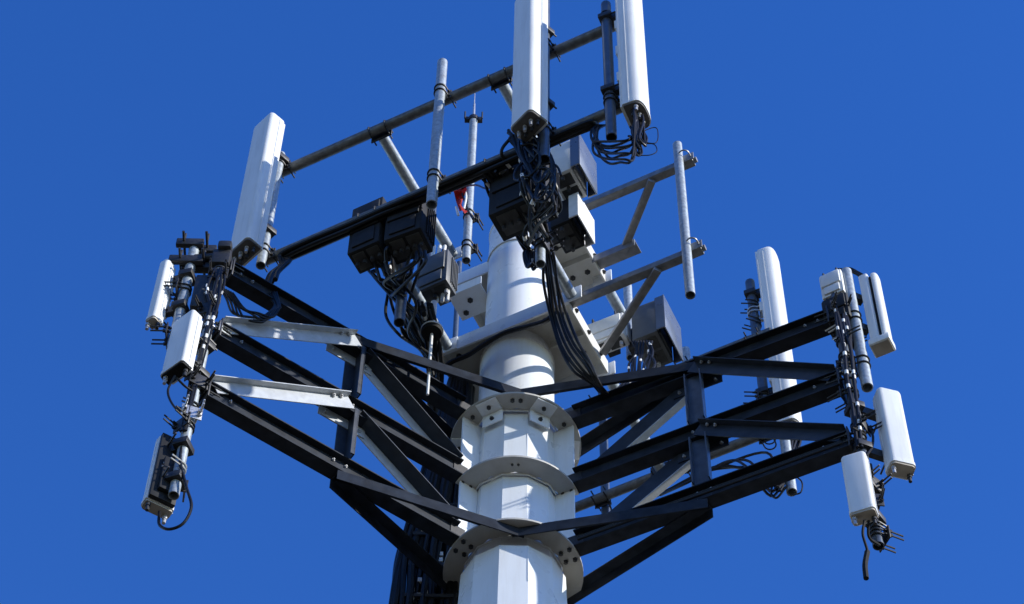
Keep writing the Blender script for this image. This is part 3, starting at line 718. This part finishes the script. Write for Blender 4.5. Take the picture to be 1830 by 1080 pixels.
# left arm
runs = []
for i in range(7):
    k = random.uniform(-1, 1); e = 455 + 8*i
    runs.append(([PY(392+4*i, 512+2*i, EL.y+.05), PY(402+6*i+4*k, 535+3*i, EL.y+.08), PY(420+7*i-5*k, 560+3*i*(i < 4), EL.y+.1), PY(445+7*i+5*k, 576-3*abs(i-3), EL.y+.12), PY(470+5*i-4*k, 568-3*i, EL.y+.15), PY(488+2*i+4*k, 548-4*k, EL.y+.2+.03*k), PY(470+4*i, 522+5*k, EL.y+.26)], .009))
cables('cable loops hanging below the outer left arm beam', runs)
runs = []
for i in range(7):
    o = random.uniform(-8, 10)
    runs.append(([PY(392+o, 480, EL.y-.07), PY(384+o+random.uniform(-8, 12), 515, EL.y-.09), PY(374+o*1.3+random.uniform(-6, 12), 555, EL.y-.1), PY(366+o*1.2, 590, EL.y-.08), PY(352+o, 650, EL.y-.06), PY(338+o*.6, 720, EL.y-.06), PY(328+o*.5, 770, EL.y-.06)], random.choice((.008, .010, .013))))
T = cables('messy black cables tied along the long left pipe', runs)
for pts, r in runs: wrap_marks(T, pts, r, 3)
cables('black cable looping under the bottom left panel', [([PY(331, 775, EL.y), PY(322, 820, EL.y-.05), PY(333, 870, EL.y-.05), PY(342, 905, EL.y-.03), PY(328, 935, EL.y), PY(303, 946, EL.y+.03), PY(285, 938, EL.y+.05), PY(285, 915, EL.y+.08)], .011)])
cables('cable curving from the front left panel to its pipe', [([V((L2.x, L2.y, zof(L2, 672))), PY(300, 700, EL.y-.12), PY(312, 728, EL.y-.1), PY(335, 742, EL.y-.07)], .009), ([PY(312, 672, EL.y-.16), PY(330, 690, EL.y-.12), PY(345, 700, EL.y-.06)], .009)])
# right arm
runs = []
for i in range(8):
    o = random.uniform(-8, 12)
    runs.append(([PY(1500+o, 548, ER.y-.07), PY(1508+o+random.uniform(-8, 8), 585, ER.y-.09), PY(1515+o*.8, 630, ER.y-.09), PY(1520+o*.8, 680, ER.y-.07), PY(1528+o*.6, 730, ER.y-.07), PY(1536+o*.5, 800, ER.y-.06)], random.choice((.008, .011, .014))))
T = cables('messy black cables tied along the long right pipe', runs)
for pts, r in runs: wrap_marks(T, pts, r, 3)
runs = []
for i in range(5):
    runs.append(([PY(1486+8*i, 492, rr.y), PY(1500+6*i, 484 - random.uniform(0, 5), rr.y-.05), PY(1530+5*i, 490+2*i, rr.y-.05), PY(1545+i, 505+3*i, rr.y-.04)], .009))
cables('cables arching over the top of the right arm tip', runs)
cables('cable bowing between the right pipe and the long hanging panel', [([PY(1553, 765, ER.y), PY(1560, 780, ER.y), PY(1558, 800, ER.y-.03), PY(1548, 815, ER.y-.05)], .010), ([PY(1556, 830, ER.y), PY(1562, 860, ER.y), PY(1572, 882, ER.y)], .010)])
T = cables('black taped cable end dangling lowest under the bottom right panel', [([V((R4c.x, R4c.y, zof(R4c, 930))), PY(1542, 955, ER.y-.18), PY(1550, 985, ER.y-.17), PY(1548, 1005, ER.y-.17)], .010), ([PY(1550, 986, ER.y-.17), PY(1546, 1010, ER.y-.17), PY(1548, 1034, ER.y-.17)], .019), ([V((R4c.x+.03, R4c.y, zof(R4c, 930))), PY(1553, 960, ER.y-.1), PY(1572, 975, ER.y-.02)], .010)], m=RUBBER)
# chord-following feeder on the right bottom beam
d = fwd(PHI_R); sd2 = V((-d.y, d.x, 0))*-1
runs = [([d*r + Z*(H+LV[2]-.06+.02*i) + sd2*(.075) for r in (2.95, 2.4, 1.9, 1.3, .8, .62)], .012) for i in range(2)]
cables('two thin cables lying along the lowest right arm beam', runs)
# back frame cables
runs = []
for i in range(6):
    q = V((c4.x, c4.y, z4b)) + jit(V((0, 0, 0)), .05)
    runs.append(([q, q - Z*.2, jit(PN(1385, 870, -1.7), .12), jit(PN(1350, 830, -1.72), .12), PN(1300 - 8*i, 825 + 4*i, -1.75), PN(1230 - 12*i, 862 + 5*i, -1.75), PN(1180-10*i, 885 + 3*i, -1.6)], .012))
cables('black cables drooping from the far tall panel behind the right arm', runs)
pz = PN(1411, 850, -1.80); mount_pipe('short pipe end hanging below the lowest right arm beam', pz, zof(pz, 880), zof(pz, 880)+1.0, .05, GALV, (), N)
cables('small cable loop round the hanging pipe end at lower right', [([PN(1420, 850, -1.75), PN(1433, 862, -1.75), PN(1431, 880, -1.75), PN(1415, 885, -1.75)], .007), ([PN(1385, 855, -1.75), PN(1378, 880, -1.75), PN(1388, 890, -1.75), PN(1405, 870, -1.75)], .010)])
runs = []
for i in range(8):
    x = 1130 + 5*i
    runs.append(([PN(x, 610, -.6), PN(x+random.uniform(-6, 8), 630, -.6), PN(x+random.uniform(-8, 8), 650, -.55), PN(x-8, 672, -.5), PN(x-30, 700, -.4)], .011))
T = cables('black jumpers bunched under the shielded right radio', runs)
for pts, r in runs: wrap_marks(T, pts, r, 1)
runs = []
for i in range(12):
    w = lambda a: random.uniform(-a, a)
    runs.append(([PN(728+4*i+w(6), 545+w(12), 1.2), PN(752+2.5*i+w(6), 600+w(8), .85), PN(764+2*i+w(4), 655, .5), PN(766+2.2*i+w(4), 720, .2), PN(762+2.6*i+w(4), 790, 0), PN(758+3*i+w(4), 850, -.05), PN(745+4*i+w(4), 930, -.05), PN(735+5*i, 1010, -.05), PN(730+5*i, 1100, -.05)], random.choice((.012, .016, .02))))
T = cables('dense dark cable bundle dropping from the left radios behind the left arm', runs, m=SLEEVE)
for pts, r in runs: wrap_marks(T, pts, r, 1)
# feeders down the back-left of the pole
runs = []
for i in range(24):
    t = (i % 12)/11 ; y = .10 + .10*(i//12); w = lambda: random.uniform(-.03, .03)
    runs.append(([V((-.42 - .2*t, y, H + 1.1)), V((-.46 - .36*t + w(), y, H - .6)), V((-.48 - .5*t + w(), y+w(), H - 1.5)), V((-.50 - .50*t + w(), y+w(), H - 2.2)), V((-.52 - .50*t + w(), y, H - 3.2)), V((-.62 - .45*t, y+w(), H - 8)), V((-.8 - .4*t, y, .2))], random.choice((.018, .024, .032))))
T = cables('thick bundle of black feeder cables running down left of the pole', runs, name='feeder_bundle')
for j in range(9):
    m = MB(); z = H - .9 - .42*j; m.bar(V((-.42 - .01*j, .08, z)), V((-.84 - .02*j, .08, z)), .03, .04); m.build('hanger', DARK, T)
for j in range(26):
    i = random.randrange(7); z = H - random.uniform(.7, 4); m = MB(); m.box(V((-.50 - .055*i, .09, z)), V((1, 0, 0)), V((0, 1, 0)), Z, .035, .03, .05); m.build('clip', TAPE, T)
